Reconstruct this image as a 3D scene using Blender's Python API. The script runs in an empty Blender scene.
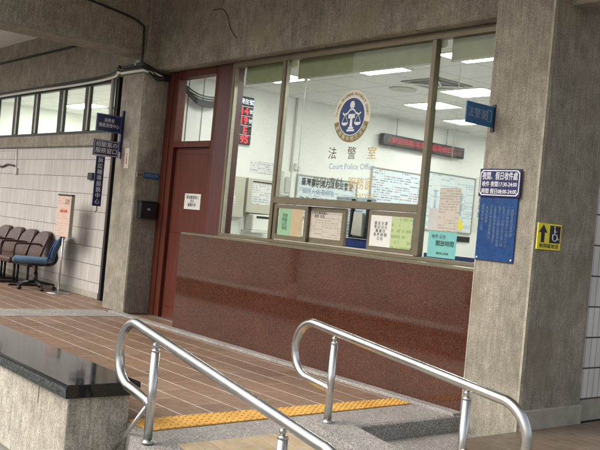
import bpy, bmesh, math, random
from mathutils import Vector, Matrix
random.seed(7)
C = bpy.context.scene.collection
SC = bpy.context.scene
PI = math.pi
# ------------------------------------------------------------------ camera maths (focal length and axes from the vanishing points)
F = 862.; CH = 1.3; CD = 5.0618
def nrm(a):
    l = math.sqrt(sum(c*c for c in a)); return [c/l for c in a]
AX = nrm((702, 67, -862)); AY = nrm((1050, 96, 862))
_d = sum(a*b for a, b in zip(AX, AY)); AY = nrm([b-_d*a for a, b in zip(AX, AY)])
AZ = [AX[1]*AY[2]-AX[2]*AY[1], AX[2]*AY[0]-AX[0]*AY[2], AX[0]*AY[1]-AX[1]*AY[0]]
CAM = (0., -CD, CH)
cam = bpy.data.objects.new('camera', bpy.data.cameras.new('camera')); C.objects.link(cam)
R3 = Matrix(((AX[0], -AX[1], -AX[2]), (AY[0], -AY[1], -AY[2]), (AZ[0], -AZ[1], -AZ[2])))
cam.matrix_world = Matrix.Translation(CAM) @ R3.to_4x4()
cam.data.sensor_width = 36; cam.data.lens = F/600*36; cam.data.clip_end = 500; cam.data.clip_start = .05
SC.camera = cam

# ------------------------------------------------------------------ materials
class N:
    def __init__(s, name):
        s.m = bpy.data.materials.new(name); s.m.use_nodes = True
        s.t = s.m.node_tree; s.b = s.t.nodes['Principled BSDF']; s.out = s.t.nodes['Material Output']
        g = s.t.nodes.new('ShaderNodeNewGeometry'); s.pos = g.outputs['Position']
        sp = s.t.nodes.new('ShaderNodeSeparateXYZ'); s.t.links.new(s.pos, sp.inputs[0])
        s.x, s.y, s.z = sp.outputs
        s.nsep = None; s.g = g
    def n(s, typ, **k):
        n = s.t.nodes.new(typ)
        for a, v in k.items(): setattr(n, a, v)
        return n
    def L(s, a, b): s.t.links.new(a, b)
    def put(s, inp, v):
        if isinstance(v, (int, float)): inp.default_value = v
        elif isinstance(v, tuple): inp.default_value = (*v[:3], 1) if len(inp.default_value) == 4 else v
        else: s.L(v, inp)
    def M(s, op, a, b=0., c=None):
        n = s.n('ShaderNodeMath', operation=op); s.put(n.inputs[0], a); s.put(n.inputs[1], b)
        if c is not None: s.put(n.inputs[2], c)
        return n.outputs[0]
    def noise(s, scale, detail=4, rough=.55, stretch=None, vec=None):
        v = vec or s.pos
        if stretch:
            mp = s.n('ShaderNodeMapping'); mp.inputs['Scale'].default_value = stretch; s.L(v, mp.inputs[0]); v = mp.outputs[0]
        n = s.n('ShaderNodeTexNoise'); n.inputs['Scale'].default_value = scale
        n.inputs['Detail'].default_value = detail; n.inputs['Roughness'].default_value = rough
        s.L(v, n.inputs['Vector']); return n.outputs['Fac']
    def vor(s, scale, out='Distance', feature='F1'):
        n = s.n('ShaderNodeTexVoronoi', feature=feature); n.inputs['Scale'].default_value = scale
        s.L(s.pos, n.inputs['Vector']); return n.outputs[out]
    def ramp(s, f, *st):
        n = s.n('ShaderNodeValToRGB'); e = n.color_ramp.elements
        while len(e) < len(st): e.new(.5)
        for q, (p, c) in zip(e, st):
            q.position = p; q.color = (*c, 1) if isinstance(c, tuple) else (c, c, c, 1)
        s.put(n.inputs[0], f); return n.outputs[0]
    def mix(s, f, a, b, blend='MIX'):
        n = s.n('ShaderNodeMix', data_type='RGBA', blend_type=blend)
        s.put(n.inputs[0], f); s.put(n.inputs[6], a); s.put(n.inputs[7], b); return n.outputs[2]
    def bump(s, h, strength=.3, dist=.01):
        n = s.n('ShaderNodeBump'); n.inputs['Strength'].default_value = strength; n.inputs['Distance'].default_value = dist
        s.put(n.inputs['Height'], h); s.L(n.outputs[0], s.b.inputs['Normal'])
    def set(s, col=None, rough=None, metal=None, **k):
        if col is not None: s.put(s.b.inputs['Base Color'], col)
        if rough is not None: s.put(s.b.inputs['Roughness'], rough)
        if metal is not None: s.put(s.b.inputs['Metallic'], metal)
        for a, v in k.items(): s.put(s.b.inputs[a.replace('_', ' ')], v)
        return s.m
    def line(s, c, per, w, off=0.):           # 1 inside a line of width w repeating every per
        f = s.M('FRACT', s.M('DIVIDE', s.M('ADD', c, 1000*per-off), per))
        return s.M('LESS_THAN', f, w/per)

def plain(name, col, rough=.6, metal=0., var=.12, scale=9., bump=.0, **k):
    s = N(name); f = s.noise(scale, 4)
    lo = tuple(c*(1-var) for c in col); hi = tuple(min(1, c*(1+var)) for c in col)
    c = s.ramp(f, (.3, lo), (.7, hi))
    if bump: s.bump(s.noise(scale*8, 3), bump, .004)
    r = s.ramp(s.noise(scale*2.3, 3), (.3, max(0, rough-.06)), (.7, min(1, rough+.06)))
    return s.set(c, r, metal, **k)

def concrete(name, a, b, dark=.6, streak=True, stain=None):
    s = N(name)
    f1 = s.noise(1.3, 5, .6); f2 = s.noise(7, 6, .7); st = s.noise(5.0, 6, .62, stretch=(11, 11, .55))
    fine = s.noise(110, 3, .7); 
    c = s.ramp(f1, (.32, a), (.68, b))
    c = s.mix(.75, c, s.ramp(f2, (.3, .58), (.75, 1.28)), 'MULTIPLY')
    if streak: c = s.mix(.55, c, s.ramp(st, (.32, .62), (.62, 1.15)), 'MULTIPLY')
    c = s.mix(.85, c, s.ramp(fine, (.3, .42), (.7, 1.45)), 'MULTIPLY')
    c = s.mix(.55, c, s.ramp(s.noise(26, 5, .7, stretch=(1, 1, .35)), (.34, .6), (.66, 1.2)), 'MULTIPLY')
    pit = s.vor(38); pm = s.ramp(pit, (.06, 1.), (.16, 0.)); pm2 = s.M('MULTIPLY', pm, s.ramp(s.noise(4, 2), (.52, 0.), (.6, 1.)))
    c = s.mix(pm2, c, tuple(x*.35 for x in a))
    if stain: c = s.mix(s.ramp(s.noise(2.1, 4), (.56, 0.), (.68, .55)), c, stain)
    h = s.M('ADD', s.M('MULTIPLY', fine, .5), s.M('MULTIPLY', st, .9)); h = s.M('SUBTRACT', h, pm2)
    s.bump(h, .55, .008)
    return s.set(c, .85)

mat = {}
mat['concrete'] = concrete('weathered_concrete', (.27, .245, .19), (.38, .345, .275), stain=(.21, .175, .12))
mat['concrete_beam'] = concrete('rough_beam_concrete', (.285, .262, .205), (.385, .355, .28), stain=(.31, .26, .185))
mat['concrete_light'] = concrete('parapet_concrete', (.46, .42, .34), (.60, .56, .47))
mat['ceiling'] = plain('painted_slab', (.72, .71, .68), .8, var=.05, scale=2)
mat['plaster'] = plain('grey_plaster', (.33, .30, .25), .85, var=.15, bump=.4)

def terrazzo():
    s = N('washed_stone')
    v = s.n('ShaderNodeTexVoronoi'); v.inputs['Scale'].default_value = 190; s.L(s.pos, v.inputs[0])
    sep = s.n('ShaderNodeSeparateColor'); s.L(v.outputs['Color'], sep.inputs[0])
    c = s.ramp(sep.outputs[0], (0., (.10, .095, .085)), (.3, (.22, .205, .185)), (.6, (.32, .30, .275)), (1., (.52, .49, .45)))
    c = s.mix(.7, c, s.ramp(s.noise(3.5, 5), (.3, .7), (.7, 1.1)), 'MULTIPLY')
    s.bump(v.outputs['Distance'], .5, .003)
    return s.set(c, .75)
mat['terrazzo'] = terrazzo()

def tiles(name, cols, grout, px, py, w, wy, rough, stagger=.5, offx=0., offy=0., axes='xy', bumpd=.002):
    s = N(name); U = {'x': s.x, 'y': s.y, 'z': s.z}
    u, v = U[axes[0]], U[axes[1]]
    row = s.M('FLOOR', s.M('DIVIDE', s.M('SUBTRACT', v, offy), py))
    uu = s.M('ADD', u, s.M('MULTIPLY', s.M('MODULO', s.M('ADD', row, 1000.), 2.), px*stagger))
    col_i = s.M('FLOOR', s.M('DIVIDE', s.M('SUBTRACT', uu, offx), px))
    cv = s.n('ShaderNodeCombineXYZ'); s.put(cv.inputs[0], col_i); s.put(cv.inputs[1], row)
    wn = s.n('ShaderNodeTexWhiteNoise'); s.L(cv.outputs[0], wn.inputs[0])
    c = s.ramp(wn.outputs['Value'], *[(i/(len(cols)-1), q) for i, q in enumerate(cols)])
    c = s.mix(.6, c, s.ramp(s.noise(9, 5, .65), (.3, .72), (.7, 1.2)), 'MULTIPLY')
    c = s.mix(.5, c, s.ramp(s.noise(.9, 3), (.35, .7), (.65, 1.15)), 'MULTIPLY')
    g1 = s.line(v, py, wy, offy); g2 = s.line(uu, px, w, offx)
    g = s.M('MAXIMUM', g1, g2)
    gc = s.mix(s.ramp(s.noise(6, 3), (.4, 0.), (.65, .7)), grout, tuple(x*.5 for x in grout))
    gm = s.M('MAXIMUM', g1, s.M('MULTIPLY', g2, .55))
    c = s.mix(gm, c, gc)
    s.bump(s.M('SUBTRACT', 1., g), .5, bumpd)
    return s.set(c, s.ramp(s.noise(14, 3), (.3, rough-.08), (.7, rough+.12)))
mat['floor'] = tiles('brown_clay_tile', [(.175, .105, .065), (.22, .135, .085), (.195, .12, .075), (.25, .165, .11)], (.68, .60, .50), .47, .235, .005, .0085, .48, offy=-.17)
mat['ramp_tile'] = tiles('buff_clay_tile', [(.40, .30, .17), (.47, .36, .22), (.43, .31, .19)], (.55, .50, .42), .235, .115, .006, .007, .5, offy=-.04)
mat['walk_tile'] = tiles('dark_clay_tile', [(.13, .10, .07), (.17, .125, .09)], (.22, .19, .16), .30, .10, .004, .005, .4)
def mosaic(name, base, grout, axes, pu, pv, wu, wv, offv):
    s = N(name); U = {'x': s.x, 'y': s.y, 'z': s.z}; u, v = U[axes[0]], U[axes[1]]
    cu = s.M('FLOOR', s.M('DIVIDE', u, pu)); cvv = s.M('FLOOR', s.M('DIVIDE', s.M('SUBTRACT', v, offv), pv))
    cv = s.n('ShaderNodeCombineXYZ'); s.put(cv.inputs[0], cu); s.put(cv.inputs[1], cvv)
    wn = s.n('ShaderNodeTexWhiteNoise'); s.L(cv.outputs[0], wn.inputs[0])
    c = s.ramp(wn.outputs['Value'], (0., tuple(x*.88 for x in base)), (1., tuple(min(1, x*1.06) for x in base)))
    c = s.mix(.6, c, s.ramp(s.noise(1.6, 5), (.3, .8), (.7, 1.08)), 'MULTIPLY')
    c = s.mix(.35, c, s.ramp(s.noise(3, 4, stretch=(6, 6, .5)), (.35, .7), (.6, 1.05)), 'MULTIPLY')
    a = s.line(u, pu, wu); b = s.line(v, pv, wv, offv)
    c = s.mix(s.M('MULTIPLY', a, .55), c, grout); c = s.mix(b, c, tuple(x*.5 for x in grout))
    s.bump(s.M('SUBTRACT', 1., s.M('MAXIMUM', a, b)), .6, .003)
    return s.set(c, .35)
mat['mosaic'] = mosaic('white_strip_mosaic', (.55, .52, .48), (.27, .24, .22), 'xz', .045, .245, .007, .008, .945)
mat['mosaic_side'] = mosaic('grey_strip_mosaic', (.74, .72, .70), (.10, .095, .09), 'yz', .075, .235, .010, .012, .16)

def granite():
    s = N('red_granite')
    a = s.vor(260, 'Color'); sep = s.n('ShaderNodeSeparateColor'); s.L(a, sep.inputs[0])
    c = s.ramp(sep.outputs[0], (0., (.028, .011, .007)), (.5, (.065, .023, .013)), (1., (.125, .052, .033)))
    c = s.mix(.6, c, s.ramp(s.noise(2.2, 5, .65), (.35, .75), (.65, 1.15)), 'MULTIPLY')
    j = s.line(s.x, .93, .003, -8.27); j2 = 0.
    c = s.mix(s.M('MULTIPLY', s.M('MAXIMUM', j, j2), .7), c, (.02, .01, .008))
    return s.set(c, s.ramp(s.noise(3, 4), (.3, .03), (.7, .08)), Specular_IOR_Level=.6)
mat['granite'] = granite()
def blackgranite():
    s = N('black_granite'); c = s.ramp(s.noise(160, 3, .7), (.45, (.006, .006, .007)), (.75, (.03, .03, .032)))
    return s.set(c, s.ramp(s.noise(4, 3), (.3, .05), (.7, .12)), Specular_IOR_Level=.4)
mat['black_granite'] = blackgranite()
s = N('rough_black_granite'); s.bump(s.noise(45, 6, .7), 1., .012)
mat['black_rough'] = s.set(s.ramp(s.noise(40, 6, .75), (.38, (.012, .013, .012)), (.6, (.06, .068, .06)), (.72, (.22, .24, .22))), .55)

def steel(name='brushed_steel', c0=(.50, .495, .475), c1=(.66, .655, .64), r=.24):
    s = N(name); f = s.noise(60, 4, .6, stretch=(1, 1, 6)); d = s.noise(5, 4)
    c = s.ramp(d, (.3, c0), (.7, c1)); s.bump(f, .02, .001)
    return s.set(c, s.ramp(s.noise(9, 4), (.3, r-.04), (.7, r+.07)), 1.)
mat['steel'] = steel()
mat['steel_dull'] = steel('dull_steel', (.42, .41, .39), (.55, .54, .52), .35)
mat['alu'] = plain('bronze_anodised_aluminium', (.175, .15, .10), .42, .5, .08, 12)
mat['alu_light'] = plain('pale_aluminium', (.46, .43, .35), .45, .4, .08, 12)
s = N('maroon_paint'); s.bump(s.noise(9, 5, .6, stretch=(4, 4, .8)), .12, .004)
mat['maroon'] = s.set(s.ramp(s.noise(5, 5, stretch=(5, 5, .6)), (.3, (.075, .016, .009)), (.7, (.11, .025, .013))), .5, Specular_IOR_Level=.3)
s = N('dark_maroon_paint'); mat['maroon_dark'] = s.set(s.ramp(s.noise(5, 5, stretch=(5, 5, .6)), (.3, (.065, .012, .010)), (.7, (.10, .022, .018))), .4)
def tact():
    s = N('yellow_tactile')
    c = s.mix(.6, s.ramp(s.noise(5, 5), (.3, (.54, .28, .05)), (.7, (.70, .40, .09))), s.ramp(s.noise(60, 4), (.3, .75), (.7, 1.15)), 'MULTIPLY')
    return s.set(c, .6)
mat['tactile'] = tact()
mat['white_wall'] = plain('office_wall_paint', (.80, .81, .785), .7, var=.03, scale=1.5)
mat['office_floor'] = plain('office_floor', (.45, .42, .37), .4)
s = N('ceiling_tile'); s.bump(s.noise(150, 3, .7), .3, .004)
gl = s.M('MAXIMUM', s.line(s.x, .61, .022, -.1), s.line(s.y, .61, .022, .3))
mat['office_ceiling'] = s.set(s.mix(gl, s.ramp(s.noise(30, 5, .7), (.3, (.66, .67, .66)), (.7, (.76, .77, .76))), (.50, .51, .50)), .85)
def emit(name, col, st, grid=None):
    s = N(name); s.set((.02, .02, .02) if st < 1.5 else (.8, .8, .8), .5)
    s.b.inputs['Emission Color'].default_value = (*col, 1); s.b.inputs['Emission Strength'].default_value = st
    if grid:
        g = s.M('MAXIMUM', s.line(s.x, grid, grid*.28), s.line(s.y, grid, grid*.28))
        s.put(s.b.inputs['Emission Strength'], s.M('SUBTRACT', st, s.M('MULTIPLY', g, st*.45)))
    return s.m
mat['lamp'] = emit('lit_fluorescent_panel', (1., .985, .94), 21., .09)
mat['lamp_back'] = emit('lit_back_room_panel', (1., .99, .92), 55.)
mat['led_red'] = emit('red_led', (1., .03, .05), 1.0)
mat['led_pink'] = emit('pink_led', (1., .05, .12), .45)
mat['led_white'] = emit('white_led', (.85, .9, 1.), .9)
mat['black'] = plain('black_plastic', (.014, .014, .016), .4)
mat['dark_void'] = plain('near_black_fill', (.012, .011, .010), .6)  # near-black for the unlit opening by the left column, also the beam joint
mat['frame_black'] = plain('black_window_frame', (.018, .018, .016), .5)
mat['white'] = plain('white_paint', (.78, .78, .74), .5, var=.03)
mat['paper'] = plain('white_paper', (.66, .65, .60), .8, var=.04)
mat['beige_paper'] = plain('beige_paper', (.58, .53, .44), .8, var=.05)
mat['green_paper'] = plain('green_paper', (.25, .42, .26), .8, var=.05)
mat['lime_paper'] = plain('lime_paper', (.38, .47, .2), .8, var=.1)
mat['tan_paper'] = plain('tan_paper', (.46, .36, .22), .8, var=.05)
mat['teal_paper'] = plain('teal_paper', (.17, .46, .43), .8, var=.05)
mat['grey_paper'] = plain('grey_paper', (.50, .50, .46), .8, var=.05)
mat['yellow'] = plain('yellow_print', (.86, .74, .04), .45, var=.04)
mat['navy'] = plain('navy_enamel', (.010, .012, .085), .35, var=.15)
mat['blue'] = plain('blue_board', (.006, .045, .16), .3, var=.15)
mat['signblue'] = plain('projecting_blue', (.015, .11, .26), .35, var=.1)
mat['deskblue'] = plain('desk_blue', (.02, .06, .27), .5)
mat['ink'] = plain('black_ink', (.02, .02, .022), .7)
mat['ink_white'] = plain('white_lettering', (.80, .80, .82), .6, var=.02)
mat['ink_grey'] = plain('faded_lettering', (.28, .36, .50), .6, var=.1)
mat['ink_faint'] = plain('faint_blue_lettering', (.12, .19, .33), .6)
mat['ink_green'] = plain('green_ink', (.06, .16, .08), .7)
mat['ink_soft'] = plain('soft_grey_ink', (.13, .125, .12), .7)
mat['ink_brown'] = plain('brown_lettering', (.10, .075, .04), .6)
mat['gold'] = plain('gold_lettering', (.56, .40, .13), .5, var=.05)
mat['cream'] = plain('cream_lettering', (.74, .70, .54), .5, var=.05)
mat['olive'] = plain('olive_ribbon', (.23, .19, .06), .5)
mat['emblem_blue'] = plain('emblem_blue', (.006, .040, .14), .4)
mat['ink_red'] = plain('red_ink', (.60, .08, .05), .7)
mat['beige_metal'] = plain('beige_metal', (.52, .50, .42), .45, var=.04)
mat['blind'] = plain('beige_blind', (.42, .40, .25), .8, var=.08, bump=.2)
mat['leather'] = plain('brown_leather', (.055, .024, .016), .48, var=.3, bump=.2)
mat['blue_fabric'] = plain('slate_blue_fabric', (.07, .13, .20), .8, var=.2, bump=.5)
mat['blue_pad'] = plain('royal_blue_mesh', (.015, .055, .27), .7, var=.2)
mat['pink_board'] = plain('salmon_notice', (.60, .40, .31), .6, var=.05)
mat['pvc'] = plain('grey_pvc', (.42, .43, .41), .5)
mat['cable'] = plain('black_cable', (.012, .012, .012), .5)
mat['asphalt'] = plain('courtyard_paving', (.22, .205, .185), .85, var=.2, bump=.4)
mat['bark'] = plain('bark', (.10, .075, .05), .9, bump=.6)
def leafm():
    s = N('leaf'); i = s.n('ShaderNodeNewGeometry')
    return s.set(s.ramp(i.outputs['Random Per Island'], (0., (.03, .07, .018)), (.6, (.06, .12, .03)), (1., (.10, .16, .045))), .5)
mat['leaf'] = leafm()
def printed(name, base, ink, axes, rowh, colw, dens=.5, ink2=None):
    s = N(name); U = {'x': s.x, 'y': s.y, 'z': s.z}; u, v = U[axes[0]], U[axes[1]]
    row = s.line(v, rowh, rowh*.5)
    q = s.n('ShaderNodeCombineXYZ'); s.put(q.inputs[0], s.M('FLOOR', s.M('MULTIPLY', u, 1/(rowh*.42)))); s.put(q.inputs[1], s.M('FLOOR', s.M('DIVIDE', s.M('ADD', v, 100*rowh), rowh)))
    wn = s.n('ShaderNodeTexWhiteNoise'); s.L(q.outputs[0], wn.inputs[0])
    q2 = s.n('ShaderNodeCombineXYZ'); s.put(q2.inputs[0], s.M('FLOOR', s.M('DIVIDE', u, colw))); s.put(q2.inputs[1], s.M('FLOOR', s.M('DIVIDE', s.M('ADD', v, 100*rowh), rowh)))
    w2 = s.n('ShaderNodeTexWhiteNoise'); s.L(q2.outputs[0], w2.inputs[0])
    m = s.M('MULTIPLY', row, s.M('MULTIPLY', s.M('LESS_THAN', wn.outputs['Value'], .68), s.M('LESS_THAN', w2.outputs['Value'], dens)))
    ln = s.line(u, colw, .006)
    c = s.mix(s.M('MULTIPLY', m, .75), base, s.mix(s.M('LESS_THAN', w2.outputs['Value'], dens*.25), ink, ink2 or ink))
    c = s.mix(s.M('MULTIPLY', ln, .35), c, ink)
    return s.set(c, .5)
mat['board_print'] = printed('printed_whiteboard', (.66, .72, .78), (.16, .20, .28), 'yz', .036, .19, .65, (.45, .2, .22))
mat['board_print_pale'] = printed('printed_pale_board', (.66, .72, .74), (.30, .38, .48), 'yz', .032, .21, .5)
mat['page_print'] = printed('printed_page', (.52, .47, .39), (.30, .28, .25), 'xz', .022, .11, .7)
mat['rack_print'] = printed('printed_rack_panel', (.66, .72, .78), (.10, .20, .42), 'xz', .03, .09, .6)
mat['page_white'] = printed('printed_white_page', (.74, .75, .74), (.30, .33, .38), 'yz', .03, .12, .75)
mat['salmon_print'] = printed('printed_salmon', (.56, .42, .35), (.46, .28, .22), 'xz', .035, .11, .7)
mat['lime_print'] = printed('printed_lime', (.42, .50, .24), (.22, .34, .12), 'xz', .05, .10, .7)

def glassm(name, tint=(.93, .97, .95), refl=1.0, ghost=0.0):
    m = bpy.data.materials.new(name); m.use_nodes = True; t = m.node_tree; t.nodes.clear()
    o = t.nodes.new('ShaderNodeOutputMaterial'); tr = t.nodes.new('ShaderNodeBsdfTransparent'); gl = t.nodes.new('ShaderNodeBsdfGlossy')
    lw = t.nodes.new('ShaderNodeLayerWeight'); pw = t.nodes.new('ShaderNodeMath'); pw.operation = 'POWER'; t.links.new(lw.outputs['Facing'], pw.inputs[0]); pw.inputs[1].default_value = 4.5
    lw.inputs['Blend'].default_value = .5
    fr = t.nodes.new('ShaderNodeMath'); fr.operation = 'MULTIPLY_ADD'; t.links.new(pw.outputs[0], fr.inputs[0]); fr.inputs[1].default_value = .22; fr.inputs[2].default_value = .012; mx = t.nodes.new('ShaderNodeMixShader')
    tc = t.nodes.new('ShaderNodeNewGeometry'); nz = t.nodes.new('ShaderNodeTexNoise'); nz.inputs['Scale'].default_value = 1.6
    cr = t.nodes.new('ShaderNodeValToRGB'); cr.color_ramp.elements[0].color = (*[c*.93 for c in tint], 1); cr.color_ramp.elements[1].color = (*tint, 1)
    t.links.new(tc.outputs['Position'], nz.inputs[0]); t.links.new(nz.outputs[0], cr.inputs[0]); t.links.new(cr.outputs[0], tr.inputs[0])
    gl.inputs['Roughness'].default_value = .01; gl.inputs[0].default_value = (refl, refl, refl, 1)
    t.links.new(fr.outputs[0], mx.inputs[0]); t.links.new(tr.outputs[0], mx.inputs[1]); t.links.new(gl.outputs[0], mx.inputs[2]); t.links.new(mx.outputs[0], o.inputs[0])
    return m
mat['glass'] = glassm('window_glass')
mat['glass_milky'] = plain('frosted_glass', (.72, .76, .68), .3)

# ------------------------------------------------------------------ mesh helpers
class MB:
    def __init__(s): s.bm = bmesh.new()
    def box(s, x0, x1, y0, y1, z0, z1, bev=0., seg=1):
        b = bmesh.new(); r = bmesh.ops.create_cube(b, size=1.)
        for v in b.verts: v.co = Vector(((x0+x1)/2+v.co.x*(x1-x0), (y0+y1)/2+v.co.y*(y1-y0), (z0+z1)/2+v.co.z*(z1-z0)))
        if bev: bmesh.ops.bevel(b, geom=list(b.edges), offset=bev, segments=seg, profile=.5, affect='EDGES')
        s.add(b); return s
    def add(s, b, mtx=None):
        if mtx is not None: bmesh.ops.transform(b, matrix=mtx, verts=b.verts)
        me = bpy.data.meshes.new('tmp'); b.to_mesh(me); b.free(); s.bm.from_mesh(me); bpy.data.meshes.remove(me); return s
    def tube(s, pts, r, n=14, cap=True):
        pts = [Vector(p) for p in pts]; rr = r if isinstance(r, (list, tuple)) else [r]*len(pts)
        t = (pts[1]-pts[0]).normalized(); u = t.orthogonal().normalized(); rings = []
        for i, p in enumerate(pts):
            if i == 0: d = pts[1]-p
            elif i == len(pts)-1: d = p-pts[i-1]
            else: d = (pts[i+1]-p).normalized()+(p-pts[i-1]).normalized()
            d = d.normalized(); u = (u-d*u.dot(d)).normalized(); w = d.cross(u)
            rings.append([s.bm.verts.new(p+(u*math.cos(a)+w*math.sin(a))*rr[i]) for a in [2*PI*k/n for k in range(n)]])
        for a, b in zip(rings, rings[1:]):
            for k in range(n):
                f = s.bm.faces.new((a[k], a[(k+1) % n], b[(k+1) % n], b[k])); f.smooth = True
        if cap: s.bm.faces.new(list(reversed(rings[0]))); s.bm.faces.new(rings[-1])
        return s
    def prism(s, poly, e0, e1, axis='x'):       # poly of 2-D points, extruded along axis
        def P(a, b, e): return {'x': (e, a, b), 'y': (a, e, b), 'z': (a, b, e)}[axis]
        A = [s.bm.verts.new(P(a, b, e0)) for a, b in poly]; B = [s.bm.verts.new(P(a, b, e1)) for a, b in poly]
        n = len(poly); s.bm.faces.new(A); s.bm.faces.new(list(reversed(B)))
        for k in range(n): s.bm.faces.new((A[k], B[k], B[(k+1) % n], A[(k+1) % n]))
        return s
    def ball(s, c, r, sx=1, sy=1, sz=1, u=16, v=10):
        b = bmesh.new(); bmesh.ops.create_uvsphere(b, u_segments=u, v_segments=v, radius=r)
        for f in b.faces: f.smooth = True
        return s.add(b, Matrix.Translation(c) @ Matrix.Diagonal((sx, sy, sz, 1)))
    def lathe(s, prof, c, n=24):
        rings = [[s.bm.verts.new((c[0]+r*math.cos(2*PI*k/n), c[1]+r*math.sin(2*PI*k/n), c[2]+z)) for k in range(n)] for r, z in prof]
        for a, b in zip(rings, rings[1:]):
            for k in range(n):
                f = s.bm.faces.new((a[k], a[(k+1) % n], b[(k+1) % n], b[k])); f.smooth = True
        s.bm.faces.new(list(reversed(rings[0]))); s.bm.faces.new(rings[-1]); return s
    def build(s, name, m, parent=None, origin=None):
        bmesh.ops.recalc_face_normals(s.bm, faces=s.bm.faces)
        me = bpy.data.meshes.new(name)
        if parent is not None: o0 = wloc(parent)
        elif origin is not None: o0 = Vector(origin)
        else:
            xs = [v.co.x for v in s.bm.verts]; ys = [v.co.y for v in s.bm.verts]; zs = [v.co.z for v in s.bm.verts]
            o0 = Vector(((min(xs)+max(xs))/2, (min(ys)+max(ys))/2, min(zs)))
        bmesh.ops.translate(s.bm, vec=-o0, verts=s.bm.verts)
        s.bm.to_mesh(me); s.bm.free(); me.materials.append(mat[m] if isinstance(m, str) else m)
        o = bpy.data.objects.new(name, me); C.objects.link(o)
        if parent is not None: o.parent = parent
        else: o.location = o0
        return o
def wloc(o):
    v = Vector(o.location)
    while o.parent: o = o.parent; v += Vector(o.location)
    return v
def tag(o, label=None, cat=None, group=None, kind=None):
    if label: o['label'] = label
    if cat: o['category'] = cat
    if group: o['group'] = group
    if kind: o['kind'] = kind
    return o
def thing(name, label, cat, loc, group=None):
    o = bpy.data.objects.new(name, None); C.objects.link(o); o.location = loc; o.empty_display_size = .1
    return tag(o, label, cat, group)
def box(name, b, m, parent=None, bev=0.): return MB().box(*b, bev=bev).build(name, m, parent)
def smooth(pts, n=8):
    P = [Vector(p) for p in pts]; P = [2*P[0]-P[1]]+P+[2*P[-1]-P[-2]]; out = []
    for i in range(1, len(P)-2):
        for k in range(n):
            t = k/n; a, b, c, d = P[i-1:i+3]
            out.append(.5*((2*b)+(c-a)*t+(2*a-5*b+4*c-d)*t*t+(3*b-a-3*c+d)*t**3))
    out.append(P[-2]); return out
FACE = {'-y': (PI/2, 0, 0), '+x': (PI/2, 0, PI/2)}
def text(body, size, m, loc, face='-y', parent=None, name='lettering', sx=1., align='CENTER', line=1., roll=0., bold=0., width=None, ext=.0006):
    cu = bpy.data.curves.new('t', 'FONT'); cu.body = body; cu.size = size; cu.align_x = align; cu.align_y = 'CENTER'
    cu.space_line = line; cu.extrude = ext; cu.offset = bold; cu.resolution_u = 2
    to = bpy.data.objects.new('t', cu); C.objects.link(to); bpy.context.view_layer.update()
    me = bpy.data.meshes.new_from_object(to.evaluated_get(bpy.context.evaluated_depsgraph_get()))
    C.objects.unlink(to); bpy.data.objects.remove(to); bpy.data.curves.remove(cu)
    if width:
        xs = [v.co.x for v in me.vertices]; w = max(xs)-min(xs); sx = width/w
    rot = (Matrix.Rotation(PI/2, 4, 'Z') if face == '+x' else Matrix.Identity(4)) @ Matrix.Rotation(PI/2, 4, 'X')
    T = rot @ Matrix.Rotation(roll, 4, 'Z') @ Matrix.Diagonal((sx, 1, 1, 1))
    me.transform(T); me.name = name
    me.materials.clear(); me.materials.append(mat[m])
    o = bpy.data.objects.new(name, me); C.objects.link(o)
    if parent is not None: o.parent = parent; o.location = Vector(loc)-wloc(parent)
    else: o.location = loc
    return o

# ------------------------------------------------------------------ ground, floors, steps
tag(box('courtyard_ground', (-60, 60, -60, 60, -.5, -.345), 'asphalt'), kind='structure')
tag(box('gallery_floor', (-18, -4.642, -2.46, .34, -.34, 0), 'floor'), kind='structure')
m = MB(); m.prism([(-4.642, -2.47), (-4.11, -2.715), (-4.11, 0), (-4.642, 0)], -.34, 0., 'z'); m.box(-4.11, -4.075, -1.15, 0, -.34, .0, .008)
tag(m.build('washed_stone_landing', 'terrazzo'), kind='structure')
tag(box('washed_stone_band', (-9.78, -9.2, -2.5, -.12, -.005, .004), 'terrazzo'), kind='structure')
tag(box('washed_stone_border', (-9.6, -4.09, -.11, -.0, -.3, .022), 'terrazzo', bev=.006), kind='structure')
tag(box('gallery_floor_edge', (-18, -4.66, -2.64, -2.46, -.34, -.002), 'terrazzo'), kind='structure')
# ramp, going down towards +x, tiled between stone margins
SL = .125
def zr(x): return max(-.335, -(x+4.11)*SL)
m = MB()
m.prism([(-4.11, -.34), (-4.11, 0.), (-1.5, zr(-1.5)), (-1.5, -.34)], -2.715, -1.42, 'y')
tag(m.build('access_ramp', 'terrazzo'), kind='structure')
m = MB(); m.prism([(-4.10, zr(-4.10)-.01), (-4.10, zr(-4.10)+.004), (-1.6, zr(-1.6)+.004), (-1.6, zr(-1.6)-.01)], -2.44, -1.62, 'y')
tag(m.build('ramp_tiling', 'ramp_tile'), kind='structure')
m = MB(); m.prism([(-4.13, -.34), (-4.13, .035), (-1.5, zr(-1.5)+.035), (-1.5, -.34)], -1.42, -1.14, 'y')
tag(m.build('ramp_kerb', 'terrazzo'), kind='structure')
m = MB(); m.box(-4.075, -3.66, -1.14, 0, -.34, -.115, .008)
tag(m.build('stone_step', 'terrazzo'), kind='structure')
m = MB(); m.box(-3.66, -3.2, -1.14, -.55, -.34, -.23, .008)
tag(m.build('stone_step', 'terrazzo'), kind='structure')
tag(box('side_walkway', (-3.595, 6, -.55, 9.2, -.34, .0), 'walk_tile'), kind='structure')
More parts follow.
